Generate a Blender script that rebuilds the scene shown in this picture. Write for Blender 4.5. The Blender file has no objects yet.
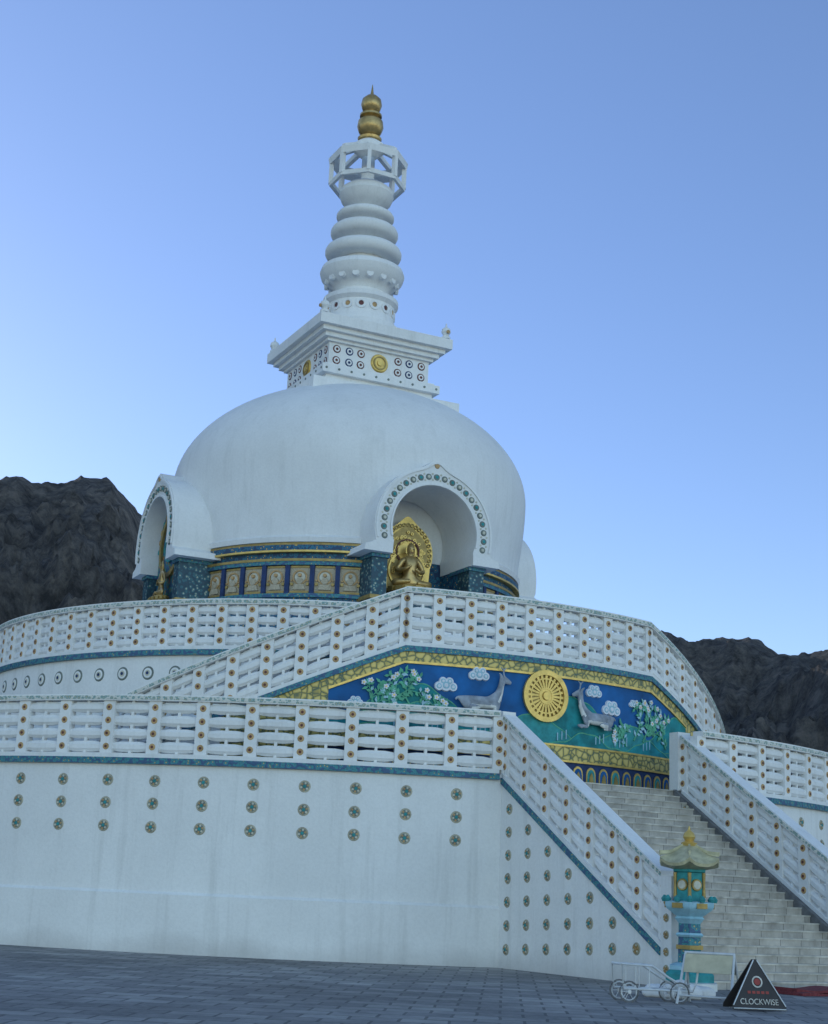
import bpy, bmesh, math, random
from mathutils import Vector, Matrix, noise
random.seed(7)
rad=math.radians
scene=bpy.context.scene
scene.view_settings.view_transform='Standard'
scene.view_settings.look='None'
scene.view_settings.exposure=0

# ------------------------------------------------------------ materials
def nt(name):
    m=bpy.data.materials.new(name); m.use_nodes=True
    t=m.node_tree; b=t.nodes['Principled BSDF']
    return m,t,b
def ramp(t,stops,interp='LINEAR'):
    r=t.nodes.new('ShaderNodeValToRGB'); cr=r.color_ramp; cr.interpolation=interp
    while len(cr.elements)<len(stops): cr.elements.new(0.5)
    for e,(p,c) in zip(cr.elements,stops):
        e.position=p; e.color=(c[0],c[1],c[2],1)
    return r
def coords(t,scale=(1,1,1)):
    tc=t.nodes.new('ShaderNodeTexCoord'); mp=t.nodes.new('ShaderNodeMapping')
    mp.inputs['Scale'].default_value=scale
    t.links.new(tc.outputs['Object'],mp.inputs['Vector']); return mp.outputs[0]
def bump(t,b,h,strength=.3,dist=.02):
    n=t.nodes.new('ShaderNodeBump'); n.inputs['Strength'].default_value=strength
    n.inputs['Distance'].default_value=dist
    t.links.new(h,n.inputs['Height']); t.links.new(n.outputs[0],b.inputs['Normal'])
def noisen(t,vec,scale,detail=5,rough=.55):
    n=t.nodes.new('ShaderNodeTexNoise'); n.inputs['Scale'].default_value=scale
    n.inputs['Detail'].default_value=detail; n.inputs['Roughness'].default_value=rough
    t.links.new(vec,n.inputs['Vector']); return n
def mixc(t,fac,a,b,mode='MIX'):
    m=t.nodes.new('ShaderNodeMix'); m.data_type='RGBA'; m.blend_type=mode
    if isinstance(fac,(int,float)): m.inputs[0].default_value=fac
    else: t.links.new(fac,m.inputs[0])
    for s,x in ((6,a),(7,b)):
        if isinstance(x,tuple): m.inputs[s].default_value=(x[0],x[1],x[2],1)
        else: t.links.new(x,m.inputs[s])
    return m.outputs[2]
def simple(name,c,rough=.6,metal=0,var=.12,scale=6,bs=.15):
    m,t,b=nt(name); v=coords(t)
    n=noisen(t,v,scale,3)
    lo=tuple(x*(1-var) for x in c); hi=tuple(min(1,x*(1+var)) for x in c)
    r=ramp(t,[(.3,lo),(.7,hi)]); t.links.new(n.outputs[0],r.inputs[0])
    t.links.new(r.outputs[0],b.inputs['Base Color'])
    b.inputs['Roughness'].default_value=rough; b.inputs['Metallic'].default_value=metal
    bump(t,b,n.outputs[0],bs,.02)
    return m
def plaster(name,c=(.79,.80,.815),dirt=.5,ground=False):
    m,t,b=nt(name)
    v=coords(t); big=noisen(t,v,.5,4,.6)
    st=noisen(t,coords(t,(2.2,2.2,.14)),1.6,4,.65)
    fine=noisen(t,v,14,4,.7)
    r1=ramp(t,[(.35,tuple(x*.92 for x in c)),(.65,c)]); t.links.new(big.outputs[0],r1.inputs[0])
    r2=ramp(t,[(.52,(0,0,0)),(.8,(1,1,1))]); t.links.new(st.outputs[0],r2.inputs[0])
    mul=t.nodes.new('ShaderNodeMath'); mul.operation='MULTIPLY'; mul.inputs[1].default_value=dirt
    t.links.new(r2.outputs[0],mul.inputs[0])
    col=mixc(t,mul.outputs[0],r1.outputs[0],(.48,.48,.46))
    rf=ramp(t,[(.3,(.93,.93,.93)),(.6,(1,1,1))]); t.links.new(fine.outputs[0],rf.inputs[0])
    col=mixc(t,1.0,col,rf.outputs[0],'MULTIPLY')
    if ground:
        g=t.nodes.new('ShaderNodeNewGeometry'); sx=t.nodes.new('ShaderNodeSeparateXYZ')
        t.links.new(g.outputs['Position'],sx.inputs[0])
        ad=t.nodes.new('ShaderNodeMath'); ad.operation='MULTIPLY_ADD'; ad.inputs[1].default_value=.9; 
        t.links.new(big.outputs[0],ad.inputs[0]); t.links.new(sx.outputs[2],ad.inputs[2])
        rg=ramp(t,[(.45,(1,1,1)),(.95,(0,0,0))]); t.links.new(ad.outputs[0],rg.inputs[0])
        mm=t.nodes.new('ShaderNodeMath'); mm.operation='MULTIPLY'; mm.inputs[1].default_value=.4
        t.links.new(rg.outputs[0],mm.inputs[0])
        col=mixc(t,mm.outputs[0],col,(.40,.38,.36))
    t.links.new(col,b.inputs['Base Color'])
    b.inputs['Roughness'].default_value=.75
    bump(t,b,fine.outputs[0],.35,.02)
    return m
def ornate(name,cols,scale=7,metal=.2,rough=.5,mode='F1',bs=.5):
    m,t,b=nt(name); v=coords(t)
    n=noisen(t,v,3,2)
    w=mixc(t,.06,v,n.outputs['Color'])
    vo=t.nodes.new('ShaderNodeTexVoronoi'); vo.inputs['Scale'].default_value=scale
    t.links.new(w,vo.inputs['Vector'])
    if mode=='EDGE': vo.feature='DISTANCE_TO_EDGE'
    k=len(cols); mx=.35 if mode=='EDGE' else .75
    r=ramp(t,[(i*mx/k,c) for i,c in enumerate(cols)],'CONSTANT' if mode!='EDGE' else 'LINEAR')
    t.links.new(vo.outputs['Distance'],r.inputs[0])
    t.links.new(r.outputs[0],b.inputs['Base Color'])
    b.inputs['Metallic'].default_value=metal; b.inputs['Roughness'].default_value=rough
    bump(t,b,vo.outputs['Distance'],bs,.03)
    return m

M={}
M['white']=plaster('white_plaster',(.83,.83,.82),.38)
M['wall']=plaster('wall_plaster',(.83,.83,.815),.42,True)
M['dome']=plaster('dome_plaster',(.81,.81,.80),.28)
M['trim']=ornate('blue_gold_trim',[(.40,.35,.16),(.05,.17,.22),(.04,.22,.25),(.04,.10,.20)],11)
M['coptrim']=ornate('coping_trim',[(.42,.40,.28),(.22,.34,.33),(.62,.62,.56)],12,0)
M['frieze']=ornate('frieze_blue',[(.55,.40,.12),(.02,.07,.16),(.02,.14,.22),(.015,.05,.12)],8)
M['painted']=ornate('niche_painting',[(.60,.44,.16),(.34,.09,.05),(.04,.26,.20),(.03,.10,.22)],5)
M['goldband']=ornate('gold_scroll',[(.05,.10,.08),(.46,.35,.09),(.64,.50,.17)],6,.2,.45,'EDGE')
M['pillar']=ornate('pillar_pattern',[(.30,.34,.28),(.03,.11,.14),(.02,.06,.09)],9)
M['tan']=ornate('tan_relief',[(.36,.31,.22),(.50,.43,.31),(.42,.36,.26)],5,.0,.7,'EDGE',.8)
M['gold']=simple('gold_paint',(.66,.45,.13),.38,.5,.18,5,.08)
M['goldd']=simple('dark_gold',(.34,.24,.08),.45,.4,.25)
M['bronze']=simple('bronze_gold',(.46,.32,.13),.35,.6,.25)
M['orange']=simple('medallion_orange',(.46,.29,.13),.6,.1,.25)
M['rim']=simple('medallion_rim',(.40,.37,.28),.5,.3,.25)
M['olive']=simple('medallion_olive',(.16,.19,.17),.6,.1,.3)
M['pale']=simple('medallion_pale',(.56,.54,.44),.6,0,.2)
M['teal']=simple('teal_paint',(.03,.26,.27),.75,0,.25)
M['tealhill']=simple('teal_hill',(.012,.22,.24),.8,0,.45,2.5,.4)
M['green']=simple('leaf_paint',(.09,.36,.22),.7,0,.3)
M['ltblue']=simple('pale_blue_paint',(.30,.52,.62),.6,0,.15)
M['blue']=simple('mural_blue',(.006,.10,.30),.8,0,.4,1.2,.3)
M['navy']=simple('navy_paint',(.012,.035,.12),.7,0,.3)
M['maroon']=simple('maroon_paint',(.12,.035,.03),.6,0,.2)
M['cloud']=simple('cloud_paint',(.68,.71,.78),.7,0,.12)
M['deer']=simple('deer_paint',(.27,.30,.35),.7,0,.4,4,.4)
M['deerl']=simple('deer_belly',(.66,.66,.64),.7,0,.2)
M['steel']=simple('painted_steel',(.60,.62,.63),.45,.2)
M['board']=simple('cream_board',(.50,.46,.32),.6)
M['black']=simple('sign_black',(.028,.024,.024),.55)
M['red']=simple('red_cloth',(.18,.035,.04),.9,0,.3,20,.4)
M['signred']=simple('sign_red',(.30,.045,.035),.6)
M['signwhite']=simple('sign_white',(.55,.53,.48),.6,0,.3)
M['roofg']=simple('lantern_roof',(.52,.48,.30),.5,.15,.25)

def stone():
    m,t,b=nt('step_stone'); v=coords(t)
    n=noisen(t,v,3,6,.65); f=noisen(t,v,40,3)
    br=t.nodes.new('ShaderNodeTexBrick'); br.inputs['Scale'].default_value=1.0
    mp=t.nodes.new('ShaderNodeMapping'); mp.inputs['Rotation'].default_value=(0,0,-rad(29.5))
    tc=t.nodes.new('ShaderNodeTexCoord'); t.links.new(tc.outputs['Object'],mp.inputs[0])
    t.links.new(mp.outputs[0],br.inputs['Vector'])
    br.inputs['Color1'].default_value=(.62,.57,.50,1); br.inputs['Color2'].default_value=(.46,.43,.39,1)
    br.inputs['Mortar'].default_value=(.2,.19,.18,1)
    br.inputs['Brick Width'].default_value=.62; br.inputs['Row Height'].default_value=.275; br.inputs['Mortar Size'].default_value=.008
    r=ramp(t,[(.3,(.60,.59,.57)),(.7,(1.0,1,1))]); t.links.new(n.outputs[0],r.inputs[0])
    c=mixc(t,1,br.outputs[0],r.outputs[0],'MULTIPLY')
    t.links.new(c,b.inputs['Base Color']); b.inputs['Roughness'].default_value=.7
    bump(t,b,f.outputs[0],.3,.01); return m
M['stone']=stone()
M['nosing']=simple('step_nosing',(.50,.47,.41),.6,0,.35,3)
M['kerb']=simple('kerb_stone',(.16,.16,.16),.7,0,.3)
def paving():
    m,t,b=nt('slate_paving')
    tc=t.nodes.new('ShaderNodeTexCoord'); mp=t.nodes.new('ShaderNodeMapping'); mp.inputs['Rotation'].default_value=(0,0,rad(4))
    t.links.new(tc.outputs['Object'],mp.inputs[0])
    wn=noisen(t,mp.outputs[0],1.5,3); w=mixc(t,.06,mp.outputs[0],wn.outputs['Color'])
    br=t.nodes.new('ShaderNodeTexBrick'); br.inputs['Scale'].default_value=1
    t.links.new(w,br.inputs['Vector'])
    br.inputs['Color1'].default_value=(.20,.198,.198,1); br.inputs['Color2'].default_value=(.36,.35,.335,1)
    br.inputs['Mortar'].default_value=(.12,.118,.118,1)
    br.inputs['Brick Width'].default_value=.62; br.inputs['Row Height'].default_value=.55; br.inputs['Mortar Size'].default_value=.022
    br.inputs['Bias'].default_value=-.1
    n=noisen(t,tc.outputs['Object'],1.1,8,.7); r=ramp(t,[(.3,(.6,.6,.61)),(.7,(1.25,1.22,1.18))]); t.links.new(n.outputs[0],r.inputs[0])
    c=mixc(t,1,br.outputs[0],r.outputs[0],'MULTIPLY')
    big=noisen(t,tc.outputs['Object'],.22,3,.5); r3=ramp(t,[(.35,(.75,.75,.75)),(.65,(1.15,1.15,1.15))]); t.links.new(big.outputs[0],r3.inputs[0])
    c=mixc(t,1,c,r3.outputs[0],'MULTIPLY')
    t.links.new(c,b.inputs['Base Color'])
    n2=noisen(t,tc.outputs['Object'],9,6,.7)
    rr=ramp(t,[(.3,(.5,)*3),(.7,(.85,)*3)]); t.links.new(n2.outputs[0],rr.inputs[0]); t.links.new(rr.outputs[0],b.inputs['Roughness'])
    ad=t.nodes.new('ShaderNodeMath'); ad.operation='MULTIPLY_ADD'; ad.inputs[1].default_value=-1.0
    t.links.new(br.outputs['Fac'],ad.inputs[0]); t.links.new(n2.outputs[0],ad.inputs[2])
    bump(t,b,ad.outputs[0],.5,.03); return m
M['paving']=paving()
def rock():
    m,t,b=nt('mountain_rock'); v=coords(t)
    n=noisen(t,v,.03,8,.7); n2=noisen(t,coords(t,(1,1,.55)),.24,10,.75)
    r=ramp(t,[(.3,(.105,.098,.094)),(.5,(.155,.143,.135)),(.7,(.22,.20,.185))]); t.links.new(n.outputs[0],r.inputs[0])
    r2=ramp(t,[(.38,(.28,.29,.31)),(.5,(.9,.9,.9)),(.62,(1.7,1.65,1.56))]); t.links.new(n2.outputs[0],r2.inputs[0])
    c=mixc(t,1,r.outputs[0],r2.outputs[0],'MULTIPLY')
    t.links.new(c,b.inputs['Base Color']); b.inputs['Roughness'].default_value=.95
    bump(t,b,n2.outputs[0],1.0,6.0); return m
M['rock']=rock()

# ------------------------------------------------------------ mesh builder
class MB:
    def __init__(s,name): s.name=name; s.v=[]; s.f=[]; s.m=[]; s.mats=[]
    def mi(s,k):
        if k not in s.mats: s.mats.append(k)
        return s.mats.index(k)
    def add(s,vs,fs,k):
        o=len(s.v); s.v+= [tuple(x) for x in vs]; i=s.mi(k)
        for f in fs: s.f.append(tuple(a+o for a in f)); s.m.append(i)
    def build(s,parent=None,angle=35,recalc=True):
        me=bpy.data.meshes.new(s.name); me.from_pydata(s.v,[],s.f); 
        for k in s.mats: me.materials.append(M[k])
        for p,i in zip(me.polygons,s.m): p.material_index=i
        if recalc:
            bm=bmesh.new(); bm.from_mesh(me); bmesh.ops.recalc_face_normals(bm,faces=bm.faces); bm.to_mesh(me); bm.free()
        for p in me.polygons: p.use_smooth=True
        me.set_sharp_from_angle(angle=rad(angle))
        o=bpy.data.objects.new(s.name,me); scene.collection.objects.link(o)
        if parent: o.parent=parent
        return o
def cv(x,t): return x(t) if callable(x) else x
def strip(mb,P,t0,t1,o0,o1,zl,zh,k,n=1):
    vs=[];fs=[]
    for i in range(n+1):
        t=t0+(t1-t0)*i/n; a=cv(zl,t); b=cv(zh,t)
        vs+=[P(t,o0,a),P(t,o1,a),P(t,o1,b),P(t,o0,b)]
    for i in range(n):
        a=4*i;b=a+4
        for j in range(4): fs.append((a+j,a+(j+1)%4,b+(j+1)%4,b+j))
    fs+=[(0,1,2,3),(4*n,4*n+1,4*n+2,4*n+3)]
    mb.add(vs,fs,k)
def bar(mb,P,t0,t1,oc,zc,ro,rz,k,n=4):
    vs=[];fs=[];S=8
    for i in range(n+1):
        t=t0+(t1-t0)*i/n; sc=.78 if i in(0,n) else 1
        for j in range(S):
            a=2*math.pi*(j+.5)/S; vs.append(P(t,oc+ro*sc*math.cos(a),cv(zc,t)+rz*sc*math.sin(a)))
    for i in range(n):
        for j in range(S): fs.append((i*S+j,i*S+(j+1)%S,(i+1)*S+(j+1)%S,(i+1)*S+j))
    fs+=[tuple(range(S)),tuple(range(n*S,n*S+S))]
    mb.add(vs,fs,k)
def disc(mb,P,t,o,z,r,th,k,n=14):
    vs=[P(t+r*math.cos(2*math.pi*j/n),o,z+r*math.sin(2*math.pi*j/n)) for j in range(n)]
    vs+=[P(t+.88*r*math.cos(2*math.pi*j/n),o+th,z+.88*r*math.sin(2*math.pi*j/n)) for j in range(n)]
    fs=[(j,(j+1)%n,n+(j+1)%n,n+j) for j in range(n)]+[tuple(range(n,2*n)),tuple(range(n))]
    mb.add(vs,fs,k)
def medal(mb,P,t,o,z,r,sg=1,ks=('olive','pale','teal')):
    disc(mb,P,t,o,z,r,sg*.018,'rim'); disc(mb,P,t,o+sg*.012,z,r*.80,sg*.012,ks[0])
    disc(mb,P,t,o+sg*.020,z,r*.28,sg*.02,ks[2],10)
    for q in range(6):
        a=q*math.pi/3+.3
        disc(mb,P,t+r*.54*math.cos(a),o+sg*.020,z+r*.54*math.sin(a),r*.20,sg*.014,ks[1] if q%2 else 'orange',6)
def poly(mb,P,pts,o,th,k):
    n=len(pts)
    vs=[P(a,o,b) for a,b in pts]+[P(a,o+th,b) for a,b in pts]
    fs=[(j,(j+1)%n,n+(j+1)%n,n+j) for j in range(n)]+[tuple(range(n,2*n)),tuple(range(n))]
    mb.add(vs,fs,k)
def lathe(mb,c,prof,k,n=48,F=None):
    vs=[];fs=[]
    for r,z in prof:
        for j in range(n):
            a=2*math.pi*j/n; rr=r if F is None else F(r,a)
            vs.append((c[0]+rr*math.cos(a),c[1]+rr*math.sin(a),c[2]+z))
    for i in range(len(prof)-1):
        for j in range(n): fs.append((i*n+j,i*n+(j+1)%n,(i+1)*n+(j+1)%n,(i+1)*n+j))
    fs+=[tuple(range(n)),tuple(range((len(prof)-1)*n,len(prof)*n))]
    mb.add(vs,fs,k)
def ringp(mb,P,t,z,r0,r1,o0,o1,k,n=40):
    vs=[];fs=[]
    for j in range(n):
        a=2*math.pi*j/n; c,s=math.cos(a),math.sin(a)
        vs+=[P(t+r0*c,o0,z+r0*s),P(t+r1*c,o0,z+r1*s),P(t+r1*c,o1,z+r1*s),P(t+r0*c,o1,z+r0*s)]
    for j in range(n):
        a=4*j;b=4*((j+1)%n)
        for q in range(4): fs.append((a+q,a+(q+1)%4,b+(q+1)%4,b+q))
    mb.add(vs,fs,k)
def empty(name,loc=(0,0,0),rz=0):
    e=bpy.data.objects.new(name,None); scene.collection.objects.link(e); e.location=loc; e.rotation_euler=(0,0,rz); e.empty_display_size=.3
    return e

# ------------------------------------------------------------ frames
C=(-2.29,51.5)
C1=(-2.29,55.5)
def polR(R,C=C):
    def P(t,o,z):
        a=t/R; return (C[0]+(R+o)*math.sin(a), C[1]-(R+o)*math.cos(a), z)
    return P
def planar(theta,off=0):  # P(lat, s, z): lat to the right, s outward
    a=rad(theta)
    def P(l,s,z): return (C[0]+s*math.sin(a)+l*math.cos(a), C[1]-s*math.cos(a)+l*math.sin(a), z)
    return P
TH_S,TH_B,TH_N=29.5,27.3,26.0
F1,F2=4.6,7.8
R1,R2,RB=18.5,11.6,13.0

# ------------------------------------------------------------ railing
def railing(mb,P,t0,t1,Zb,H,sp,both=False,n_per=2,out=1,dots=4,nb=4):
    zb=(lambda h:(lambda t:cv(Zb,t)+h))
    L=t1-t0; N=max(1,round(abs(L)/sp)); n=max(1,N*n_per)
    strip(mb,P,t0,t1,-.20,.235,zb(-.15),zb(0),'trim',n)
    strip(mb,P,t0,t1,-.17,.19,zb(0.0),zb(.11),'white',n)
    strip(mb,P,t0,t1,-.19,.19,zb(H-.15),zb(H),'white',n)
    strip(mb,P,t0,t1,.19,.205,zb(H-.12),zb(H-.035),'coptrim',n)
    if both: strip(mb,P,t0,t1,-.205,-.19,zb(H-.12),zb(H-.035),'coptrim',n)
    d=L/N
    for i in range(N+1):
        t=t0+d*i; w=.16
        strip(mb,P,t-w,t+w,-.13,.13,zb(.10),zb(H-.14),'white')
        for q in range(dots):
            h=.11+(H-.26)*(q+.5)/dots; z=cv(Zb,t)+h
            for sg in ((1,-1) if both else (1,)):
                disc(mb,P,t,sg*.13,z,.085,sg*.016,'orange',12); disc(mb,P,t,sg*.142,z,.038,sg*.014,'maroon',8)
        if i<N:
            for q in range(nb):
                h=.11+(H-.26)*(q+.5)/nb; rz=(H-.26)/nb*.44*random.uniform(.96,1.03)
                bar(mb,P,t+w,t+d-w,0,zb(h),.12,rz,'white',4)
            tm=t+d/2
            strip(mb,P,tm-.035,tm+.035,-.07,.07,zb(.10),zb(H-.14),'white')

# ------------------------------------------------------------ lower terrace
P1=polR(R1,C1)
def ang(d,R=R1): return rad(d)*R
def notch(r,a):      # flatten the terrace front where the staircase arrives
    al=math.degrees(a)+90
    while al>180: al-=360
    while al<-180: al+=360
    if 15.6<al<33.2 and r>5: return min(r,(14.1+4*math.cos(rad(TH_S)))/math.cos(rad(al-TH_S)))
    return r
mb=MB('lower_terrace_wall')
lathe(mb,(C1[0],C1[1],0),[(R1+.07,-.1),(R1+.07,1.37),(R1,1.43),(R1,F1-.01),(0.01,F1-.01)],'wall',480,notch)
d=14.3-2.95
while d>-330:
    for z in (4.05,3.50,2.94):
        medal(mb,P1,ang(d)+random.uniform(-.01,.01),0,z+random.uniform(-.01,.01),.148)
    d-=3.86
mb.build()
mb=MB('terrace_floor'); lathe(mb,(C1[0],C1[1],0),[(R1-.01,F1-.008),(R1-.01,F1),(.01,F1)],'stone',480,notch); mb.build()
mb=MB('lower_balustrade')
railing(mb,lambda t,o,z:P1(t,o-.12,z),ang(33.4-360),ang(14.6),F1,1.56,1.235,n_per=2)
mb.build()

# ------------------------------------------------------------ upper terrace
P2=polR(R2)
mb=MB('upper_terrace_wall')
lathe(mb,(C[0],C[1],0),[(R2,F1-.2),(R2,F2),(0.01,F2)],'wall',220)
d=5
while d>-290:
    disc(mb,P2,ang(d,R2),0,7.18,.19,.02,'olive',16); disc(mb,P2,ang(d,R2),.016,7.18,.145,.012,'white',16)
    disc(mb,P2,ang(d,R2),.024,7.18,.09,.014,'pale',12); disc(mb,P2,ang(d,R2),.034,7.18,.05,.012,'navy',10)
    d-=4.2
mb.build()
mb=MB('upper_balustrade')
railing(mb,lambda t,o,z:P2(t,o-.12,z),ang(TH_B+20-360,R2),ang(TH_B-20,R2),F2,1.40,.86,n_per=2)
mb.build()

# ------------------------------------------------------------ mural block with curved flights
DT,DE=17.5,53.0
def Zf(t):
    dd=abs(math.degrees(t/RB))
    return 7.88-.0930*max(0,dd-DT)
PBb=polR(RB)
def PB(t,o,z): return PBb(t+rad(TH_B)*RB,o,z)
A=lambda d: rad(d)*RB
mb=MB('mural_wall')
strip(mb,PB,A(-DE),A(-DT),-.4,0,F1,lambda t:Zf(t)-.002,'wall',40)
strip(mb,PB,A(-DT),A(DT),-.4,0,F1,lambda t:Zf(t)-.002,'wall',40)
strip(mb,PB,A(DT),A(DE),-.4,0,F1,lambda t:Zf(t)-.002,'wall',40)
strip(mb,PB,A(-DT),A(DT),-1.45,-.4,F2-.3,F2+.004,'stone',30)
ns=18
for sg in (-1,1):
    for i in range(ns):
        a0=DT+(DE-DT)*i/ns; a1=DT+(DE-DT)*(i+1)/ns
        z=F2-(F2-F1)*(i+1)/(ns+1)
        strip(mb,PB,A(sg*a0),A(sg*a1),-1.38,-.4,F1,z,'stone',2)
mw=mb.build()
mb=MB('mural_panel')
BF=26
top=lambda t:Zf(t)-.145
bord=lambda t:Zf(t)-.42
for a,b in ((-BF,-DT),(-DT,DT),(DT,BF)):
    strip(mb,PB,A(a),A(b),-.01,.02,5.62,lambda t:bord(t)+.01,'blue',24)
for a,b in ((-38,-BF),(BF,38)):
    strip(mb,PB,A(a),A(b),-.01,.035,5.3,lambda t:max(5.31,top(t)),'goldband',24)
    strip(mb,PB,A(a),A(b),-.01,.03,F1+.01,5.3,'goldband',24)
for a,b in ((-BF,-DT),(-DT,DT),(DT,BF)):
    strip(mb,PB,A(a),A(b),-.01,.05,bord,top,'goldband',24)
    strip(mb,PB,A(a),A(b),.0,.07,lambda t:bord(t)-.04,lambda t:bord(t)+.02,'gold',24)
strip(mb,PB,A(-BF),A(BF),-.01,.05,5.24,5.62,'goldband',50)
strip(mb,PB,A(-BF),A(BF),0,.075,5.60,5.65,'gold',50)
strip(mb,PB,A(-BF),A(BF),0,.075,5.20,5.25,'gold',50)
strip(mb,PB,A(-BF),A(BF),-.01,.02,F1+.01,5.2,'navy',50)
n=26; w=A(2*BF)/n
for i in range(n):
    c=A(-BF)+w*(i+.5)
    pts=[(c-w*.36,F1+.05),(c+w*.36,F1+.05),(c+w*.36,4.92)]
    for j in range(1,8):
        an=math.pi*j/8; pts.append((c+w*.36*math.cos(an),4.92+.2*math.sin(an)))
    pts.append((c-w*.36,4.92))
    poly(mb,PB,pts,.02,.02,'gold' )
    p2=[(c+(x-c)*.78,F1+.05+(z-F1-.05)*.88) for x,z in pts]
    poly(mb,PB,p2,.04,.006,'blue' if i%2 else 'teal')
    poly(mb,PB,[(c-.09,F1+.1),(c+.09,F1+.1),(c+.05,F1+.3),(c,F1+.38),(c-.05,F1+.3)],.046,.02,'goldd')
def hillz(seed,base,amp,fr):
    return lambda t: base+amp*(.5+.5*math.sin(t*fr+seed))**1.3+.03*math.sin(t*9+seed)
for (sd,bs,am,fr,o,kk) in ((.3,6.0,.95,1.35,.02,'tealhill'),(2.1,5.78,.65,1.9,.035,'teal'),(4.2,5.68,.36,2.6,.05,'tealhill')):
    hz=hillz(sd,bs,am,fr)
    hq=lambda t,hz=hz:min(hz(t),bord(t)-.05)
    strip(mb,PB,A(-BF),A(BF),o-.01,o+.012,5.64,hq,kk,140)
    strip(mb,PB,A(-BF),A(BF),o+.0,o+.02,lambda t:hq(t)-.03,hq,'green',140)
for t0 in (-1.9,-.9,.4,1.7,2.6,-3.2,-4.2,3.6):
    for q in range(3):
        x=t0+.14*q; strip(mb,PB,x,x+.03,.062,.075,5.75+.03*q,5.95+.05*q,'ltblue')
def cloud(x,z,s):
    for dx,dz,r in ((0,0,.16),(-.18,-.03,.12),(.18,-.03,.12),(-.08,.1,.11),(.09,.1,.11)):
        disc(mb,PB,x+dx*s,.02,z+dz*s,r*s,.05,'cloud',14)
        disc(mb,PB,x+dx*s,.066,z+dz*s,r*s*.6,.012,'ltblue',10)
        disc(mb,PB,x+dx*s,.072,z+dz*s,r*s*.35,.014,'cloud',10)
for x,z,s in ((-1.95,7.27,1.0),(-2.85,6.92,1.05),(1.65,7.16,.95),(2.3,6.76,1.15),(-5.2,6.35,.7),(3.2,7.0,.6)): cloud(x,z,s)
def branch(x0,z0,sx,seed,L0=.42):
    random.seed(seed)
    tips=[]
    def seg(x,z,an,l,w,dep):
        x1=x+l*math.cos(an)*sx; z1=z+l*math.sin(an)
        if z1>bord(x1)-.08: return
        nx,nz=-math.sin(an)*w,math.cos(an)*w
        poly(mb,PB,[(x-nx*sx,z-nz),(x1-nx*sx*.7,z1-nz*.7),(x1+nx*sx*.7,z1+nz*.7),(x+nx*sx,z+nz)],.05,.025,'green')
        for q in range(3):
            f=random.random(); lx=x+(x1-x)*f; lz=z+(z1-z)*f; la=an+random.choice((-1,1))*random.uniform(.6,1.3)
            ln=random.uniform(.12,.2)
            ex=lx+ln*math.cos(la)*sx; ez=lz+ln*math.sin(la); mx,mz=(lx+ex)/2,(lz+ez)/2
            px,pz=-math.sin(la)*.04*sx,math.cos(la)*.04
            if ez<bord(ex)-.08: poly(mb,PB,[(lx,lz),(mx-px,mz-pz),(ex,ez),(mx+px,mz+pz)],.06,.02,random.choice(('green','green','ltblue')))
        if dep<3:
            for da in (random.uniform(.35,.8),-random.uniform(.35,.8)):
                seg(x1,z1,an+da,l*.8,w*.7,dep+1)
        elif random.random()<.6: tips.append((x1,z1))
    seg(x0,z0,1.0,L0,.024,0)
    for x,z in tips:
        for q in range(5):
            disc(mb,PB,x+.045*math.cos(q*1.257),.07,z+.045*math.sin(q*1.257),.03,.02,'cloud',8)
        disc(mb,PB,x,.088,z,.025,.012,'gold',8)
branch(-4.4,6.15,1,3,.45); branch(-5.0,5.95,1,8,.36); branch(3.6,6.0,1,5,.42); branch(4.7,5.9,-1,11,.34); branch(-3.7,6.2,-1,14,.36); branch(3.2,6.0,1,33,.40); branch(2.9,5.8,-1,40,.22); branch(-3.3,6.0,1,42,.22)
mp=mb.build()
mp.parent=mw
mb=MB('mural_balustrade')
PBr=lambda t,o,z:PB(t,o-.13,z)
railing(mb,PBr,A(-DE),A(-DT),Zf,1.57,.88,n_per=2)
railing(mb,PBr,A(-DT)+.001,A(DT)-.001,Zf,1.569,.86,n_per=2)
railing(mb,PBr,A(DT),A(DE),Zf,1.57,.88,n_per=2)
mb.build()

mb=MB('dharma_wheel')
WZ=6.88
disc(mb,PB,0,.03,WZ,.66,.05,'goldd',48)
ringp(mb,PB,0,WZ,.56,.69,.07,.15,'gold'); ringp(mb,PB,0,WZ,.44,.48,.07,.12,'gold'); 
disc(mb,PB,0,.07,WZ,.12,.09,'gold',20); ringp(mb,PB,0,WZ,.18,.22,.07,.13,'gold',24)
for i in range(24):
    a=2*math.pi*i/24; c,s=math.cos(a),math.sin(a); w=.022
    poly(mb,PB,[(.12*c-w*s,WZ+.12*s+w*c),(.12*c+w*s,WZ+.12*s-w*c),(.57*c+w*1.6*s,WZ+.57*s-w*1.6*c),(.57*c-w*1.6*s,WZ+.57*s+w*1.6*c)],.07,.05,'gold')
mb.build()

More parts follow.
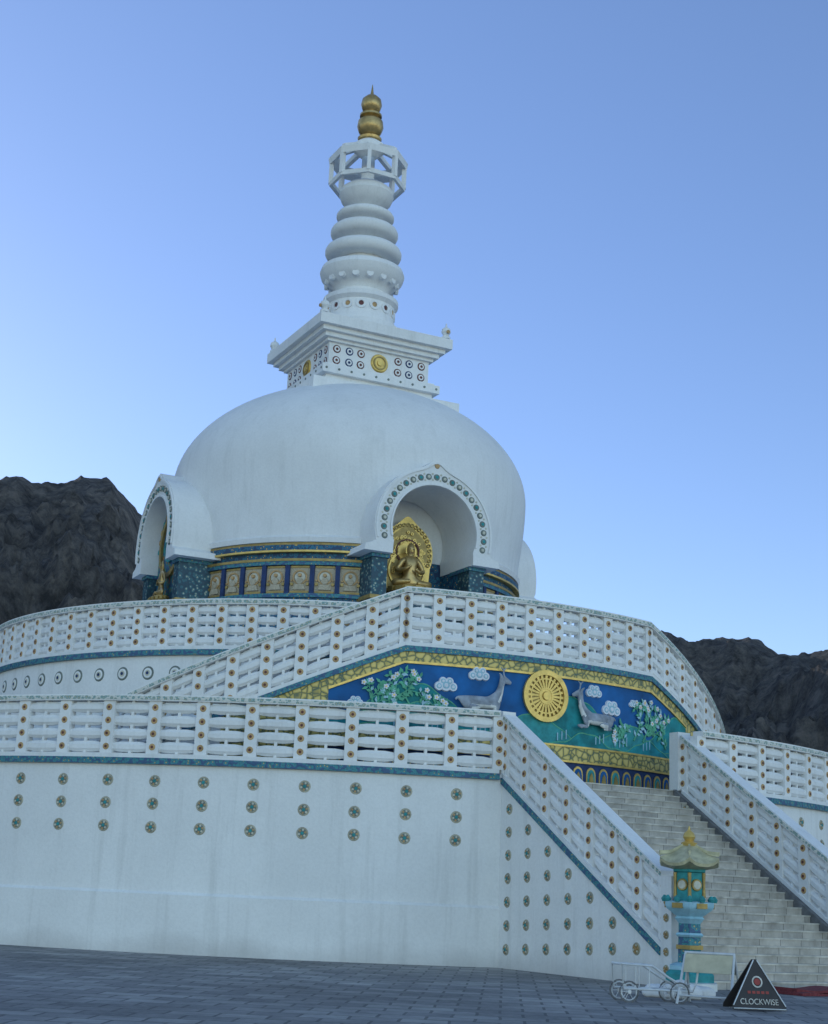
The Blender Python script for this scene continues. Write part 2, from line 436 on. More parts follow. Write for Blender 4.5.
# ------------------------------------------------------------ skin helper
def skin(name,vs,es,rs,mat,sub=1,root=0):
    me=bpy.data.meshes.new(name); me.from_pydata(vs,es,[]); o=bpy.data.objects.new(name,me); scene.collection.objects.link(o)
    sm=o.modifiers.new('s','SKIN'); 
    for i,r in enumerate(rs):
        sv=me.skin_vertices[0].data[i]; rr=r if isinstance(r,tuple) else (r,r); sv.radius=rr; sv.use_root=(i==root)
    sm.use_smooth_shade=True
    ss=o.modifiers.new('u','SUBSURF'); ss.levels=sub; ss.render_levels=sub
    dg=bpy.context.evaluated_depsgraph_get(); dg.update()
    m2=bpy.data.meshes.new_from_object(o.evaluated_get(dg)); o.modifiers.clear(); o.data=m2
    m2.materials.clear(); m2.materials.append(mat)
    for p in m2.polygons: p.use_smooth=True; p.material_index=0
    return o
def deer(tc,zb,face,name):
    V=[(-.52,0,.24),(-.2,0,.27),(.12,0,.26),(.34,0,.34),(.44,0,.60),(.50,0,.84),(.60,0,.85),(.74,0,.79),
       (-.40,.14,.10),(-.12,.16,.12),(-.50,.16,.03),(-.22,.17,.025),
       (.32,.13,.14),(.30,.15,.03),(.62,.16,.05),(.46,.17,.0),
       (-.66,0,.36),(-.72,0,.28),
       (.44,.05,.97),(.38,.10,1.02),(.52,.05,.96),(.50,.06,1.10),(.42,.08,1.18),(.58,.08,1.17)]
    E=[(0,1),(1,2),(2,3),(3,4),(4,5),(5,6),(6,7),(0,8),(8,9),(9,10),(10,11),(3,12),(12,13),(13,14),(14,15),(0,16),(16,17),(5,18),(18,19),(6,20),(20,21),(21,22),(21,23)]
    R=[.17,.17,.16,.16,.095,.08,.075,.045,.12,.08,.045,.035,.09,.05,.045,.035,.04,.025,.035,.015,.022,.02,.012,.012]
    o=skin(name,V,E,R,M['deer'],2,1)
    o.data.materials.append(M['deerl'])
    for p in o.data.polygons:
        c=p.center
        if (c.z<.2 and -.35<c.x<.3 and p.normal.z<.1) or (.30<c.x<.52 and .3<c.z<.7 and p.normal.x>.3): p.material_index=1
    for v in o.data.vertices:
        x,y,z=v.co*1.06; off=.06+max(-.03,y*.6+.08)
        v.co=PB(tc+face*x,off,zb+z)
    bm=bmesh.new(); bm.from_mesh(o.data); bmesh.ops.recalc_face_normals(bm,faces=bm.faces); bm.to_mesh(o.data); bm.free()
    return o
deer(-1.85,6.26,1,'deer_relief'); deer(1.6,6.14,-1,'deer_relief')

# ------------------------------------------------------------ main stairs
PS=planar(TH_S)
LL,LR=-2.52,3.16
S0,S1=14.30,20.85
Zs=lambda s:4.6-.609*(s-S0)
mb=MB('entrance_staircase')
def Pst(s,l,z): return PS(l,s,z)
for i in range(27):
    s0=14.0+.275*i; z=4.6-.1704*i
    if i==0: s0-=.6; z+=.004
    s1=14.0+.275*(i+1)
    strip(mb,Pst,s0,s1,LL+.17,LR-.17,-.05,z-.035,'stone')
    strip(mb,Pst,s0,s1+.02,LL+.172,LR-.172,z-.035,z,'nosing')
for l,sg in ((LL,-1),(LR,1)):
    strip(mb,Pst,S0-.5,S1,l-.18,l+.18,-.05,lambda s:Zs(max(s,S0))-.145,'wall',12)
strip(mb,Pst,S0,S1+.4,LR-.32,LR-.182,-.02,lambda s:max(0.02,Zs(s)+.02),'kerb',6)
s=14.80
while s<20.7:
    z=Zs(s)-.56
    while z>.32:
        medal(mb,lambda t,o,zz:PS(LL-.18-o,t,zz),s,0,z,.135,1,('olive','pale','teal') if s<19.2 else ('goldd','pale','orange'))
        z-=.55
    s+=.83
mb.build()
for nm,l,sg in (('stair_balustrade',LL,-1),('stair_balustrade',LR,1)):
    mb=MB(nm)
    Pr=lambda t,o,z,l=l,sg=sg: PS(l+sg*o,t,z)
    railing(mb,Pr,S0+.15,S1-.25,Zs,1.56,.88,both=True,n_per=1)
    strip(mb,Pr,S1-.25,S1+.10,-.2,.2,-.02,Zs(S1)+1.60,'white')
    for q in range(5): medal(mb,Pr,S1-.07,.2,.35+.34*q,.09,1,('goldd','pale','orange')); medal(mb,Pr,S1-.07,-.2,.35+.34*q,.09,-1,('goldd','pale','orange'))
    if sg>0: strip(mb,Pr,S0-.3,S0+.06,-.21,.21,F1,F1+1.55,'white')
    else: strip(mb,Pr,S0-.1,S0+.12,-.19,.19,F1-.15,F1+1.558,'white')
    mb.build()

# ------------------------------------------------------------ stupa
stupa=empty('buddhist_stupa')
zc,aR,bU=15.0,6.22,3.9
RD_=5.85
prof=[(5.85,12.12),(6.04,12.13),(6.08,12.28),(5.99,12.36),(6.01,12.6)]
for i in range(0,9):
    q=i/8; prof.append((6.02+.20*math.sin(q*math.pi/2),12.8+(zc-12.8)*q))
for i in range(1,29):
    a=math.pi/2*i/29; prof.append((aR*math.cos(a)**1.0,zc+bU*math.sin(a)**1.03))
prof.append((.01,zc+bU))
mb=MB('dome'); lathe(mb,(C[0],C[1],0),prof,'dome',160); dome=mb.build(stupa,50)
mb=MB('drum')
lathe(mb,(C[0],C[1],0),[(RD_,7.7),(RD_,12.13)],'frieze',160); drum=mb.build(stupa,50)
HZ=12.6
mb=MB('cut')
for kq in range(4):
    PN=planar(TH_N-90*kq)
    pts=[(-1.42,9.75),(1.42,9.75),(1.42,12.2)]
    for j in range(0,33):
        a=rad(-16+212*j/32); pts.append((1.50*math.cos(a),HZ+1.50*math.sin(a)))
    pts.append((-1.42,12.2))
    n=len(pts)
    vs=[PN(x,4.45,z) for x,z in pts]+[PN(x,9,z) for x,z in pts]
    mb.add(vs,[(j,(j+1)%n,n+(j+1)%n,n+j) for j in range(n)]+[tuple(range(n,2*n)),tuple(range(n))],'dome')
cut=mb.build()
for o in (dome,drum):
    md=o.modifiers.new('b','BOOLEAN'); md.object=cut; md.operation='DIFFERENCE'; md.solver='EXACT'
    dg=bpy.context.evaluated_depsgraph_get(); dg.update()
    me=bpy.data.meshes.new_from_object(o.evaluated_get(dg)); o.modifiers.clear(); o.data=me
    for p in me.polygons: p.use_smooth=True
    me.set_sharp_from_angle(angle=rad(35))
bpy.data.objects.remove(cut)
PD=polR(RD_)
mb=MB('drum_frieze')
for kq in range(4):
    c=TH_N-90*kq+45; a0,a1=c-45+18.2,c+45-18.2
    T0,T1=rad(a0)*RD_,rad(a1)*RD_; n=24
    for z0,z1,o,k in ((12.03,12.12,.14,'goldd'),(11.86,12.03,.20,'frieze'),(11.80,11.86,.23,'gold'),(11.60,11.80,.05,'frieze'),(11.52,11.60,.18,'goldd'),(11.40,11.52,.16,'trim'),(10.38,10.5,.16,'trim'),(9.2,10.38,.06,'frieze'),(7.8,9.2,.12,'white')):
        strip(mb,PD,T0,T1,-.05,o,z0,z1,k,n)
    NP=7; w=(T1-T0)/NP
    for i in range(NP):
        t=T0+w*(i+.5)
        strip(mb,PD,t-w*.5,t-w*.5+.07,0,.14,10.50,11.40,'navy'); strip(mb,PD,t+w*.5-.07,t+w*.5-.001,0,.14,10.50,11.40,'navy')
        strip(mb,PD,t-w*.5+.07,t+w*.5-.07,0,.05,10.52,11.38,'tan',3)
        for x0,x1,z0,z1 in ((-.5,.5,10.52,10.58),(-.5,.5,11.32,11.38)):
            strip(mb,PD,t+x0*(w-.2),t+x1*(w-.2),.04,.085,z0,z1,'goldd')
        ringp(mb,PD,t,11.02,.19,.235,.05,.085,'orange',16)
        disc(mb,PD,t,.05,11.02,.18,.02,'pale',16)
        disc(mb,PD,t,.06,10.90,.12,.06,'tan',12); disc(mb,PD,t,.07,11.08,.062,.07,'orange',12)
        poly(mb,PD,[(t-.2,10.62),(t+.2,10.62),(t+.13,10.79),(t-.13,10.79)],.05,.07,'tan')
        for sx in (-1,1):
            disc(mb,PD,t+sx*.25,.05,10.80,.055,.05,'goldd',10); disc(mb,PD,t+sx*.25,.05,10.91,.032,.05,'orange',10)
mb.build(stupa)
random.seed(2)
for kq in range(4):
    PN=planar(TH_N-90*kq); SF=(6.75,6.95,6.75,6.5)[kq]
    Pn=lambda l,o,z,PN=PN:PN(l,o,z)
    mb=MB('niche_arch')
    out=[(2.36,11.72),(2.32,11.92),(2.12,11.98)]; inn=[(1.40,11.72),(1.40,11.95),(1.385,12.1)]
    N=64
    for j in range(N+1):
        dg_=-15+210*j/N; a=rad(dg_)
        ro=2.06+.26*math.exp(-((dg_-90)/8.5)**2); 
        out.append((ro*math.cos(a),HZ+ro*math.sin(a))); inn.append((1.47*math.cos(a),HZ+1.47*math.sin(a)))
    out+=[(-2.12,11.98),(-2.32,11.92),(-2.36,11.72)]; inn+=[(-1.385,12.1),(-1.40,11.95),(-1.40,11.72)]
    n=len(out); vs=[];fs=[]
    for (xo,zo),(xi,zi) in zip(out,inn):
        vs+=[PN(xi,4.5,zi),PN(xo,4.5,zo),PN(xo,SF,zo),PN(xi,SF,zi)]
    for i in range(n-1):
        a=4*i;b=a+4
        for q in range(4): fs.append((a+q,a+(q+1)%4,b+(q+1)%4,b+q))
    fs+=[(0,1,2,3),(4*n-4,4*n-3,4*n-2,4*n-1)]
    mb.add(vs,fs,'dome')
    for r0,r1 in ((1.475,1.53),(1.96,2.02)):
        vs=[];fs=[]; 
        for j in range(N+1):
            dg_=-13+206*j/N;a=rad(dg_); e=.22*math.exp(-((dg_-90)/8.5)**2) if r0>1.8 else 0
            for rr,ss in ((r0,SF-.01),(r1,SF-.01),(r1,SF+.05),(r0,SF+.05)):
                vs.append(PN((rr+e)*math.cos(a),ss,HZ+(rr+e)*math.sin(a)))
        for i in range(N):
            a=4*i;b=a+4
            for q in range(4): fs.append((a+q,a+(q+1)%4,b+(q+1)%4,b+q))
        fs+=[(0,1,2,3),(4*N,4*N+1,4*N+2,4*N+3)]
        mb.add(vs,fs,'white')
    for i in range(23):
        a=rad(-12+204*i/22)
        disc(mb,Pn,1.75*math.cos(a),SF,HZ+1.75*math.sin(a),.105,.03,'olive',12)
        disc(mb,Pn,1.75*math.cos(a),SF+.025,HZ+1.75*math.sin(a),.055,.02,'teal' if i%2 else 'pale',10)
        if i<22:
            a2=a+rad(4.6)
            disc(mb,Pn,1.66*math.cos(a2),SF,HZ+1.66*math.sin(a2),.035,.02,'pale',8); disc(mb,Pn,1.85*math.cos(a2),SF,HZ+1.85*math.sin(a2),.035,.02,'pale',8)
    disc(mb,Pn,0,SF,HZ+2.12,.09,.03,'orange',12)
    for sx in (-1,1):
        x0,x1=sorted((sx*1.43,sx*1.95))
        strip(mb,Pn,x0,x1,5.2,SF-.30,7.8,11.72,'pillar')
        strip(mb,Pn,x0-.05,x1+.05,5.2,SF-.24,11.6,11.721,'trim')
        strip(mb,Pn,x0-.05,x1+.05,5.2,SF-.24,10.3,10.42,'goldd')
    strip(mb,Pn,-1.43,1.43,4.6,SF-.38,7.8,9.9,'white')
    mb.build(stupa,40)
    if kq==1:
        mb=MB('niche_painted_relief'); Pp=Pn; s_=6.32
        pts=[(-1.37,9.93),(1.37,9.93),(1.37,12.2)]+[(1.44*math.cos(rad(q*10)),HZ+1.44*math.sin(rad(q*10))) for q in range(19)]+[(-1.37,12.2)]
        poly(mb,Pp,pts,s_,.03,'painted')
        ringp(mb,Pp,0,12.55,.95,1.12,s_+.03,s_+.12,'goldd',32); ringp(mb,Pp,0,12.55,.5,.6,s_+.03,s_+.10,'teal',28); disc(mb,Pp,0,s_+.03,12.55,.48,.04,'signred',24)
        for q in range(13):
            a=rad(q*15); disc(mb,Pp,1.28*math.cos(a),s_+.03,12.5+1.28*math.sin(a),.10,.06,('teal','gold','orange')[q%3],12)
        mb.build(stupa)

# Buddha
def loc(l,o,z): return (l,-o,z)
ps=planar(TH_N)(-.12,5.35,10.98)
bud=empty('buddha_statue',ps,rad(TH_N-8))
bud.scale=(1.1,1.1,1.1)
V=[(0,0,.18),(0,0,.42),(0,-.01,.68),(0,0,.86),(0,-.01,.98),(0,-.03,1.12),(0,-.01,1.26),(0,.0,1.37),
   (.26,0,.80),(.40,-.03,.50),(.20,-.28,.46),(.05,-.33,.54),
   (-.26,0,.80),(-.40,-.03,.50),(-.20,-.28,.54),(-.05,-.33,.64),
   (.20,-.06,.12),(.58,-.24,.11),(.08,-.46,.10),(-.20,-.06,.12),(-.58,-.24,.11),(-.08,-.40,.16)]
E=[(0,1),(1,2),(2,3),(3,4),(4,5),(5,6),(6,7),(3,8),(8,9),(9,10),(10,11),(3,12),(12,13),(13,14),(14,15),(0,16),(16,17),(17,18),(0,19),(19,20),(20,21)]
R=[.24,.18,.22,.15,.065,.13,.12,.05,.10,.075,.05,.04,.10,.075,.05,.04,.15,.11,.065,.15,.11,.065]
parts=[]
o=skin('body',V,E,R,M['bronze'],2,0); o.parent=bud; parts.append(o)
mb=MB('lotus_throne')
lathe(mb,(0,-.15,0),[(.62,-.02),(.74,-.08),(.66,-.18),(.55,-.22),(.66,-.27),(.70,-.36),(.62,-.42)],'gold',32)
for i in range(16):
    a=2*math.pi*i/16
    strip(mb,lambda t,o_,z,a=a:(( .70+o_)*math.cos(a+t),-.15+(.70+o_)*math.sin(a+t),z),-.13,.13,-.02,.08,-.19,-.06,'goldd')
strip(mb,loc,-.95,.95,-.5,.75,-1.05,-.42,'pillar')
parts.append(mb.build(bud))
mb=MB('face')
for sx in (-1,1):
    disc(mb,loc,sx*.05,.155,1.15,.018,.012,'black',8)
    strip(mb,loc,sx*.135-.015,sx*.135+.015,-.02,.03,1.03,1.2,'gold')
poly(mb,loc,[(-.02,1.07),(.02,1.07),(0,1.14)],.15,.03,'gold')
strip(mb,loc,-.035,.035,.15,.163,1.035,1.045,'signred')
parts.append(mb.build(bud))
mb=MB('mandorla')
pts=[(-.66,-.4),(.66,-.4)]
for q in range(33):
    a=rad(-25+230*q/32); e=.2*math.exp(-((math.degrees(a)-90)/16)**2)
    pts.append(((.80)*math.cos(a),1.12+(.92+e)*math.sin(a)))
poly(mb,loc,pts,-.42,.06,'gold')
p2=[(x*.80,1.0+(z-1.0)*.82) for x,z in pts]; poly(mb,loc,p2,-.36,.02,'goldd')
disc(mb,loc,0,-.35,1.17,.33,.04,'gold',32); ringp(mb,loc,0,1.17,.33,.37,-.34,-.28,'maroon',32); ringp(mb,loc,0,.6,.52,.57,-.34,-.28,'gold',32)
random.seed(4)
for q in range(23):
    a=rad(-20+220*q/22); x,z=.70*math.cos(a),1.12+.86*math.sin(a)
    ringp(mb,loc,x,z,.035,.06,-.36,-.31,'goldd',10)
for q in range(60):
    a=random.uniform(0,6.28); rr=random.uniform(.36,.60); x,z=rr*math.cos(a),1.0+rr*1.25*math.sin(a)
    ringp(mb,loc,x,z,.02,.05,-.34,-.29,'gold',8)
mb.build(bud)
b2=empty('buddha_statue',planar(TH_N-90)(.0,6.60,10.75),rad(TH_N-90)); b2.scale=(.9,.38,.9)
for p in parts[:3]:
    q=bpy.data.objects.new(p.name,p.data); scene.collection.objects.link(q); q.parent=b2

# harmika
PH=planar(TH_N)
def sq(mb,h,z0,z1,k): strip(mb,PH,-h,h,-h,h,z0,z1,k)
mb=MB('harmika')
sq(mb,2.78,17.8,18.42,'white'); sq(mb,2.05,18.3,18.85,'white'); sq(mb,2.25,18.83,19.12,'white'); sq(mb,2.1,19.10,19.22,'white')
sq(mb,1.93,19.15,20.1,'white')
for h,z0,z1 in ((2.05,20.05,20.18),(2.20,20.16,20.34),(2.36,20.32,20.50),(2.55,20.48,20.84),(2.42,20.83,20.90),(2.05,20.89,21.0)): sq(mb,h,z0,z1,'white')
for kq in range(4):
    P_=planar(TH_N-90*kq); 
    disc(mb,P_,0,1.93,19.62,.34,.05,'gold',28); ringp(mb,P_,0,19.62,.20,.25,1.97,2.01,'goldd',24); disc(mb,P_,0,1.97,19.62,.12,.05,'gold',14)
    for x in (.72,1.16,1.64):
        for sx in (-1,1):
            for z in (19.42,19.83):
                kx='maroon' if x in (.72,1.64) else 'navy'
                disc(mb,P_,sx*x,1.93,z,.15,.02,kx,12); disc(mb,P_,sx*x,1.946,z,.11,.012,'white',12); disc(mb,P_,sx*x,1.954,z,.055,.012,kx,8)
    strip(mb,P_,-1.93,1.93,1.93,1.945,19.21,19.27,'goldd')
    for x in range(-9,10,2): disc(mb,P_,x*.235,2.25,18.98,.045,.02,'olive',8)
    x,y,_=P_(2.36,2.36,0)
    lathe(mb,(x,y,20.88),[(.16,0),(.16,.08),(.09,.12),(.17,.26),(.15,.38),(.04,.46),(.015,.6)],'white',12)
    disc(mb,P_,2.36,2.36+.15,21.12,.07,.05,'orange',8)
mb.build(stupa,30)
mb=MB('spire')
sp=[(1.45,20.9),(1.45,21.5),(1.32,21.55),(1.24,21.9),(1.24,22.30),(1.38,22.42),(1.38,22.58),(1.05,22.64),(.95,22.85),(1.05,23.05),(1.34,23.22),(1.50,23.42),(1.56,23.62),(1.50,23.80),(1.30,23.90),(.84,23.95),(.78,24.22)]
for z,r,g in ((24.18,1.42,.70),(24.98,1.26,.60),(25.72,1.08,.46)):
    h=.50 if z<25.5 else .36
    for q in range(8):
        a=-math.pi/2+math.pi*q/7
        sp.append((r-.24+.24*math.cos(a),z+.04+h/2+h/2*math.sin(a)))
    sp+=[(g,z+h+.08),(g-.03,z+h+.20)]
sp+=[(.50,26.32),(.72,26.40),(.93,26.58),(1.02,26.82),(.96,27.03),(.76,27.2),(.45,27.28),(.32,27.34),(.34,27.42),(.25,27.5),(.24,28.5),(.32,28.7)]
lathe(mb,(C[0],C[1],0),sp,'white',48)
for i in range(16):
    PP=planar(TH_N+i*22.5)
    ringp(mb,PP,0,22.08,.10,.19,1.20,1.28,'white',14); disc(mb,PP,0,1.22,22.08,.10,.03,'maroon' if i%2 else 'orange',10)
    disc(mb,planar(TH_N+11.25+i*22.5),0,1.26,23.22,.14,.12,'white',12)
def octr(levels,k,rot=22.5):
    vs=[];fs=[];L=len(levels)
    for i in range(8):
        a=rad(rot+TH_N+45*i)
        for r,z in levels: vs.append((C[0]+r*math.cos(a),C[1]+r*math.sin(a),z))
    for i in range(8):
        a=L*i;b=L*((i+1)%8)
        for q in range(L): fs.append((a+q,a+(q+1)%L,b+(q+1)%L,b+q))
    mb.add(vs,fs,k)
octr([(1.28,27.18),(1.42,27.16),(1.44,27.32),(1.28,27.34)],'white')
octr([(1.20,28.20),(1.46,28.04),(1.50,28.28),(1.20,28.44)],'white')
for i in range(8):
    PP=planar(TH_N+i*45+22.5)
    Q=lambda t,o_,z,PP=PP:PP(o_,t,z)
    strip(mb,Q,1.28,1.45,-.07,.07,27.25,28.15,'white')
    strip(mb,Q,.25,1.36,-.08,.08,lambda t:28.78-.45*(t-.25),lambda t:29.0-.50*(t-.25),'white')
lathe(mb,(C[0],C[1],0),[(.26,28.4),(.62,28.72),(.58,28.92),(.34,29.1)],'white',24)
mb.build(stupa)
mb=MB('gold_finial')
lathe(mb,(C[0],C[1],0),[(.30,29.05),(.44,29.12),(.46,29.2),(.30,29.32),(.42,29.45),(.50,29.68),(.47,29.92),(.30,30.08),(.42,30.12),(.42,30.2),(.22,30.27),(.34,30.42),(.40,30.62),(.36,30.84),(.2,31.0),(.07,31.08),(.05,31.2),(.012,31.5)],'bronze',32)
mb.build(stupa)

# ------------------------------------------------------------ stone lantern
lan=empty('stone_lantern',(5.95,31.5,0),rad(20))
mb=MB('lantern_body')
def hx(prof,k,n=6): lathe(mb,(0,0,0),prof,k,n)
hx([(.62,-.02),(.62,.14),(.56,.16)],'steel'); hx([(.55,.15),(.55,.30),(.42,.40)],'teal'); hx([(.46,.38),(.46,.46),(.30,.52)],'ltblue')
hx([(.27,.5),(.25,1.30)],'trim'); hx([(.31,.78),(.31,.86)],'goldd'); hx([(.28,1.02),(.32,1.06),(.28,1.1)],'ltblue')
hx([(.25,1.28),(.34,1.38),(.30,1.42),(.52,1.56),(.56,1.62),(.56,1.70),(.5,1.72)],'ltblue')
for i in range(12):
    a=2*math.pi*i/12; lathe(mb,(.5*math.cos(a),.5*math.sin(a),1.70),[(.05,0),(.07,.06),(.02,.13)],'teal',8)
hx([(.36,1.72),(.36,1.80),(.32,1.8),(.32,2.28),(.37,2.3),(.37,2.36)],'teal')
for i in range(6):
    a=2*math.pi*(i+.5)/6
    P_=lambda l,o_,z,a=a:(o_*math.cos(a)-l*math.sin(a),o_*math.sin(a)+l*math.cos(a),z)
    disc(mb,P_,0,.277,2.04,.125,.03,'goldd',16); disc(mb,P_,0,.30,2.04,.09,.02,'pale',14)
    strip(mb,P_,-.12,.12,.40,.50,1.58,1.68,'goldd')
    a2=2*math.pi*i/6
    lathe(mb,(.33*math.cos(a2),.33*math.sin(a2),1.8),[(.04,0),(.03,.24),(.04,.48)],'goldd',8)
vs=[];fs=[]; N=6*6
lev=[(.34,2.34,0),(.66,2.40,.10),(.68,2.46,.12),(.44,2.62,.03),(.22,2.78,0),(.13,2.84,0)]
for r,z,up in lev:
    for j in range(N):
        a=2*math.pi*j/N; q=abs(((j/6)%1)-.5)*2
        hr=(1-.134*(1-q**1.5))
        vs.append((r*hr*math.cos(a),r*hr*math.sin(a),z+up*q**3))
for i in range(len(lev)-1):
    for j in range(N): fs.append((i*N+j,i*N+(j+1)%N,(i+1)*N+(j+1)%N,(i+1)*N+j))
fs+=[tuple(range(N)),tuple(range((len(lev)-1)*N,len(lev)*N))]
mb.add(vs,fs,'roofg')
for i in range(6):
    a=2*math.pi*i/6
    P_=lambda t,o_,z,a=a:(t*math.cos(a)-o_*math.sin(a),t*math.sin(a)+o_*math.cos(a),z)
    strip(mb,P_,.15,.69,-.02,.02,lambda t:2.80-.5*(t-.15)+.45*max(0,t-.4)**1.2,lambda t:2.86-.5*(t-.15)+.5*max(0,t-.4)**1.2,'roofg',6)
hx([(.15,2.82),(.17,2.88),(.09,2.92),(.13,3.0),(.10,3.08),(.03,3.14),(.01,3.22)],'gold',12)
mb.build(lan,30)

# ------------------------------------------------------------ small things
def tube(mb,pts,r,k,n=8):
    pts=[Vector(p) for p in pts]; vs=[];fs=[]
    for i,p in enumerate(pts):
        d=(pts[min(i+1,len(pts)-1)]-pts[max(i-1,0)]).normalized()
        u=d.orthogonal().normalized() if abs(d.z)>.9 else d.cross(Vector((0,0,1))).normalized()
        w=d.cross(u).normalized()
        for j in range(n):
            a=2*math.pi*j/n; vs.append(p+u*r*math.cos(a)+w*r*math.sin(a))
    for i in range(len(pts)-1):
        for j in range(n): fs.append((i*n+j,i*n+(j+1)%n,(i+1)*n+(j+1)%n,(i+1)*n+j))
    fs+=[tuple(range(n)),tuple(range((len(pts)-1)*n,len(pts)*n))]
    mb.add(vs,fs,k)
sg=empty('clockwise_sign',(5.96,25.9,0),rad(6)); sg.scale=(.90,.92,.92)
mb=MB('boards')
def fr(l,o_,z): return (l,-.28+z*.30-o_,z)
def bk(l,o_,z): return (l,.28-z*.30+o_,z)
for F in (fr,bk):
    poly(mb,F,[(-.50,.03),(.50,.03),(.50,.10),(.04,.88),(-.04,.88),(-.50,.10)],0,.025,'black')
for a,b in (((-.49,.05),(.49,.05)),((.49,.1),(.03,.87)),((-.49,.1),(-.03,.87))):
    tube(mb,[fr(a[0],.035,a[1]),fr(b[0],.035,b[1])],.011,'steel',6)
ringp(mb,fr,0,.50,.075,.10,.026,.032,'signwhite',20); disc(mb,fr,0,.026,.50,.06,.008,'signred',16)
for q in range(5): poly(mb,fr,[(-.2+.085*q,.30),(-.14+.085*q,.30),(-.14+.085*q,.345),(-.2+.085*q,.345)],.026,.006,'signred')
mb.build(sg)
tx=bpy.data.curves.new('text','FONT'); tx.body='CLOCKWISE'; tx.size=.145; tx.align_x='CENTER'; tx.extrude=.003
to=bpy.data.objects.new('lettering',tx); scene.collection.objects.link(to); to.parent=sg
to.location=fr(0,.036,.12); to.rotation_euler=(rad(90)-math.atan(.30),0,0); tx.materials.append(M['signwhite'])
to.scale=(.88,1,1)

fs_=empty('folding_barrier',(5.45,27.0,0),rad(-24))
mb=MB('frame')
for sx in (-1,1):
    tube(mb,[(sx*.46,-.50,.0),(sx*.42,0,.84)],.024,'steel'); tube(mb,[(sx*.46,.44,.0),(sx*.42,0,.84)],.024,'steel')
    tube(mb,[(sx*.41,-.22,.3),(sx*.41,.24,.3)],.014,'steel')
tube(mb,[(-.44,0,.84),(.44,0,.84)],.024,'steel'); tube(mb,[(-.44,-.40,.14),(.44,-.40,.14)],.018,'steel')
strip(mb,lambda t,o_,z:(t,-.02-(.83-z)*.62-o_,z),-.41,.41,0,.02,.52,.82,'board')
strip(mb,lambda t,o_,z:(t,.02+(.83-z)*.5+o_,z),-.41,.41,0,.02,.5,.82,'board')
mb.build(fs_)

hc=empty('hand_cart',(4.55,27.0,0),rad(14))
mb=MB('cart')
def circ(cx,cy,cz,r,rr,k):
    n=20
    pts=[(cx+r*math.cos(2*math.pi*j/n),cy,cz+r*math.sin(2*math.pi*j/n)) for j in range(n+1)]
    tube(mb,pts,rr,k,6)
for x,y,r in ((-.62,-.22,.17),(-.62,.22,.17),(.30,-.24,.17),(.30,.24,.17)):
    circ(x,y,r,r,.014,'kerb'); circ(x,y,r,r*.8,.01,'steel'); disc(mb,lambda l,o_,z,y=y:(l,y-o_,z),x,0,r,.04,.03,'steel',8)
    for q in range(6):
        a=q*math.pi/3; tube(mb,[(x,y,r),(x+r*.85*math.cos(a),y,r+r*.85*math.sin(a))],.005,'steel',5)
for y in (-.22,.22):
    tube(mb,[(-.72,y,.22),(.55,y,.20),(.62,y,.35),(.66,y,.62)],.02,'steel')
    tube(mb,[(-.72,y,.22),(-.76,y,.62),(-.2,y,.60),(.1,y,.42),(.5,y,.22)],.02,'steel')
for x in (-.6,-.3,0,.3,.5): tube(mb,[(x,-.22,.215),(x,.22,.215)],.015,'steel')
for x in (-.76,-.45,-.2): tube(mb,[(x,-.22,.61),(x,.22,.61)],.015,'steel')
tube(mb,[(.66,-.22,.62),(.66,.22,.62)],.02,'steel')
for x in (-.5,-.25): tube(mb,[(x,-.22,.22),(x,-.22,.6)],.009,'steel'); tube(mb,[(x,.22,.22),(x,.22,.6)],.009,'steel')
mb.build(hc)
def lump(name,loc_,s,k,seed):
    bm=bmesh.new(); bmesh.ops.create_icosphere(bm,subdivisions=3,radius=1)
    for v in bm.verts:
        v.co*=1+.22*noise.noise(v.co*1.6+Vector((seed,0,0)))
        v.co.z=max(v.co.z,-.55); v.co=Vector((v.co.x*s[0],v.co.y*s[1],(v.co.z+.55)*s[2]))
    me=bpy.data.meshes.new(name); bm.to_mesh(me); bm.free(); me.materials.append(M[k])
    for p in me.polygons: p.use_smooth=True
    o=bpy.data.objects.new(name,me); scene.collection.objects.link(o); o.location=loc_
lump('white_stone',(5.2,28.3,0),(.36,.25,.20),'white',1); lump('white_stone',(4.75,28.5,0),(.22,.2,.15),'white',5)
lump('white_stone',(5.65,28.9,0),(.3,.22,.14),'wall',9)
mb=MB('red_carpet')
strip(mb,lambda t,o_,z:PS(t,o_,z),-1.2,2.4,22.0,23.1,.004,lambda t:.05+.02*math.sin(t*5),'red',20)
strip(mb,lambda t,o_,z:PS(t,o_,z),-1.15,2.35,22.15,22.9,.05,lambda t:.12+.03*math.sin(t*4+1),'red',20)
mb.build()

# ------------------------------------------------------------ ground
mb=MB('ground'); mb.add([(-1500,-1500,0),(1500,-1500,0),(1500,1500,0),(-1500,1500,0)],[(0,1,2,3)],'paving'); g=mb.build(recalc=False)

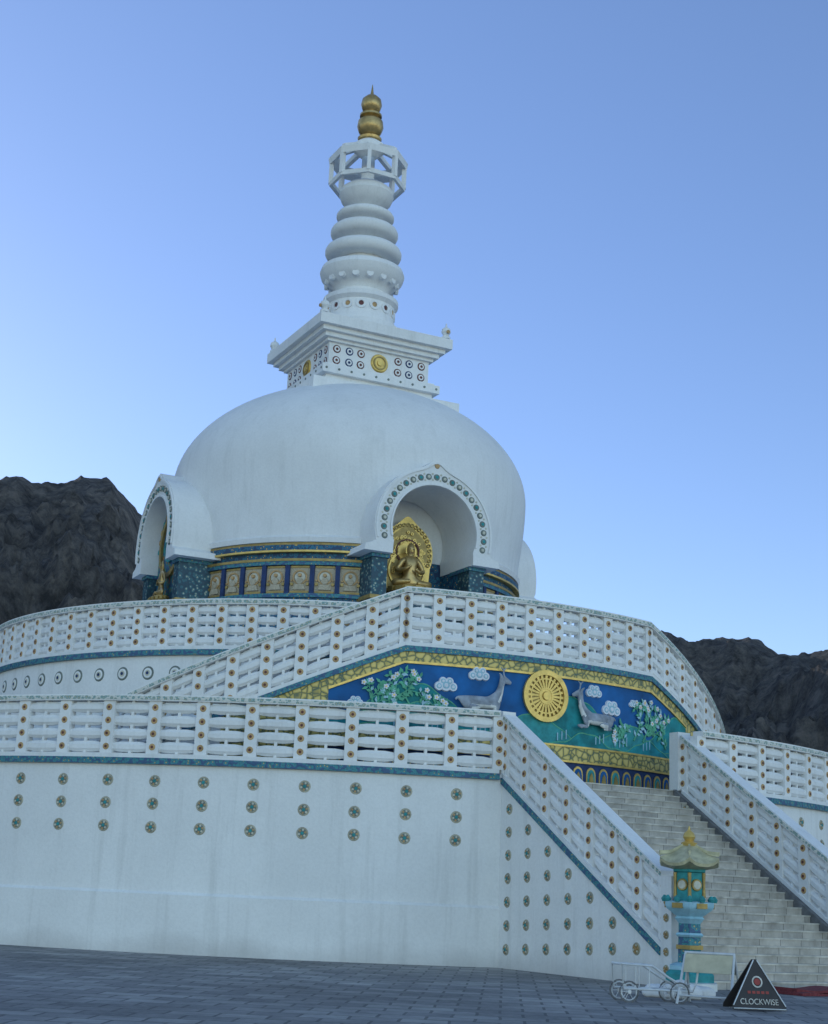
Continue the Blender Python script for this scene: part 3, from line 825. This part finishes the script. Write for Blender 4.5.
# ------------------------------------------------------------ mountains
prof_=[(-100,19),(-60,21),(-40,20.5),(-28,19.5),(-22,16.8),(-18,14.7),(-16,14.4),(-14.6,14.6),(-13,15.1),(-11.8,14.8),(-10.7,13.9),(-6,11.3),(0,10.0),(6,9.5),(8.6,9.9),(9.7,10.35),(11.1,10.2),(12.6,9.95),(14.3,9.45),(15.8,9.7),(20,10.8),(40,13),(80,12)]
def el(az):
    for (a,e),(b,f) in zip(prof_,prof_[1:]):
        if a<=az<=b:
            u=(az-a)/(b-a); return e+(f-e)*u
    return 10
vs=[];fs=[]; az0,az1,NA=-70,50,1000; NR=96; r0,r1=150,520
for i in range(NA+1):
    az=az0+(az1-az0)*i/NA; e=el(az); tn=math.tan(rad(e)); s_,c_=math.sin(rad(az)),math.cos(rad(az))
    RD=400
    for j in range(NR+1):
        r=r0+(r1-r0)*j/NR; x,y=r*s_,r*c_
        if r<RD: f=((r-r0)/(RD-r0))**1.2
        else: f=1-.6*((r-RD)/(r1-RD))
        p=Vector((x,y,0))
        rn=1-abs(noise.fractal(Vector((x*.022,y*.012,1)),.85,2.1,8)*1.5)
        rn2=noise.fractal(p*.09+Vector((9,3,1)),.65,2.2,6)
        fade=1-.75*max(0,min(1,(r-320)/70))
        h=RD*tn*f+(rn-.72)*20*min(1,f*2.0)*fade+rn2*3.4*min(1,f*3)*(.35+.65*fade)
        if r>RD: h=min(h,r*tn*.99+rn2*1)
        vs.append((x,y,h+1.6*f-.5))
for i in range(NA):
    for j in range(NR):
        a=i*(NR+1)+j; fs.append((a,a+NR+1,a+NR+2,a+1))
mb=MB('mountain'); mb.add(vs,fs,'rock'); mo=mb.build(angle=35,recalc=False)
if mo.data.polygons[0].normal.z<0: mo.data.flip_normals()

# ------------------------------------------------------------ light
SAZ,SEL=-32.0,14.0
w=bpy.data.worlds.new('World'); scene.world=w; w.use_nodes=True
t=w.node_tree; bg=t.nodes['Background']
sky=t.nodes.new('ShaderNodeTexSky'); sky.sky_type='NISHITA'; sky.sun_disc=False
sky.sun_elevation=rad(SEL); sky.sun_rotation=rad(SAZ)%(2*math.pi)
sky.altitude=3000; sky.air_density=1.4; sky.dust_density=1.3; sky.ozone_density=2.0
# sky behind the camera brightened and made less blue, added fill for the walls
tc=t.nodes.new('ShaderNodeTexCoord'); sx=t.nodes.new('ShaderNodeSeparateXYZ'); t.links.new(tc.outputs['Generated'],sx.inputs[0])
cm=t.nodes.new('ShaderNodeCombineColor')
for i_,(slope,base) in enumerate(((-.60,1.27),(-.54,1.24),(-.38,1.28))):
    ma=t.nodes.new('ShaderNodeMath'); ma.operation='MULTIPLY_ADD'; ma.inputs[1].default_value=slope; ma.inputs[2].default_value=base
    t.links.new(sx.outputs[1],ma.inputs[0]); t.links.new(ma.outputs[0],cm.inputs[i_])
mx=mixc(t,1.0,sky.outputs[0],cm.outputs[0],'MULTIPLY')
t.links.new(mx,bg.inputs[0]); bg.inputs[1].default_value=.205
sd=bpy.data.lights.new('sun','SUN'); sd.energy=2.0; sd.angle=rad(.5); sd.color=(1,.93,.82)
so=bpy.data.objects.new('sun',sd); scene.collection.objects.link(so)
S=Vector((math.sin(rad(SAZ))*math.cos(rad(SEL)),math.cos(rad(SAZ))*math.cos(rad(SEL)),math.sin(rad(SEL))))
so.rotation_euler=S.to_track_quat('Z','Y').to_euler(); so.location=(0,0,60)

# ------------------------------------------------------------ camera
cd=bpy.data.cameras.new('camera'); cam=bpy.data.objects.new('camera',cd); scene.collection.objects.link(cam)
cd.sensor_fit='VERTICAL'; cd.sensor_height=36; cd.sensor_width=36*828/1024; cd.lens=36*1500/1024
cd.clip_end=4000; cd.clip_start=.1
Rm=Matrix.Rotation(rad(90+14.32),4,'X')@Matrix.Rotation(rad(2.5),4,'Z')
cam.matrix_world=Matrix.Translation((0,0,1.6))@Rm
scene.camera=cam
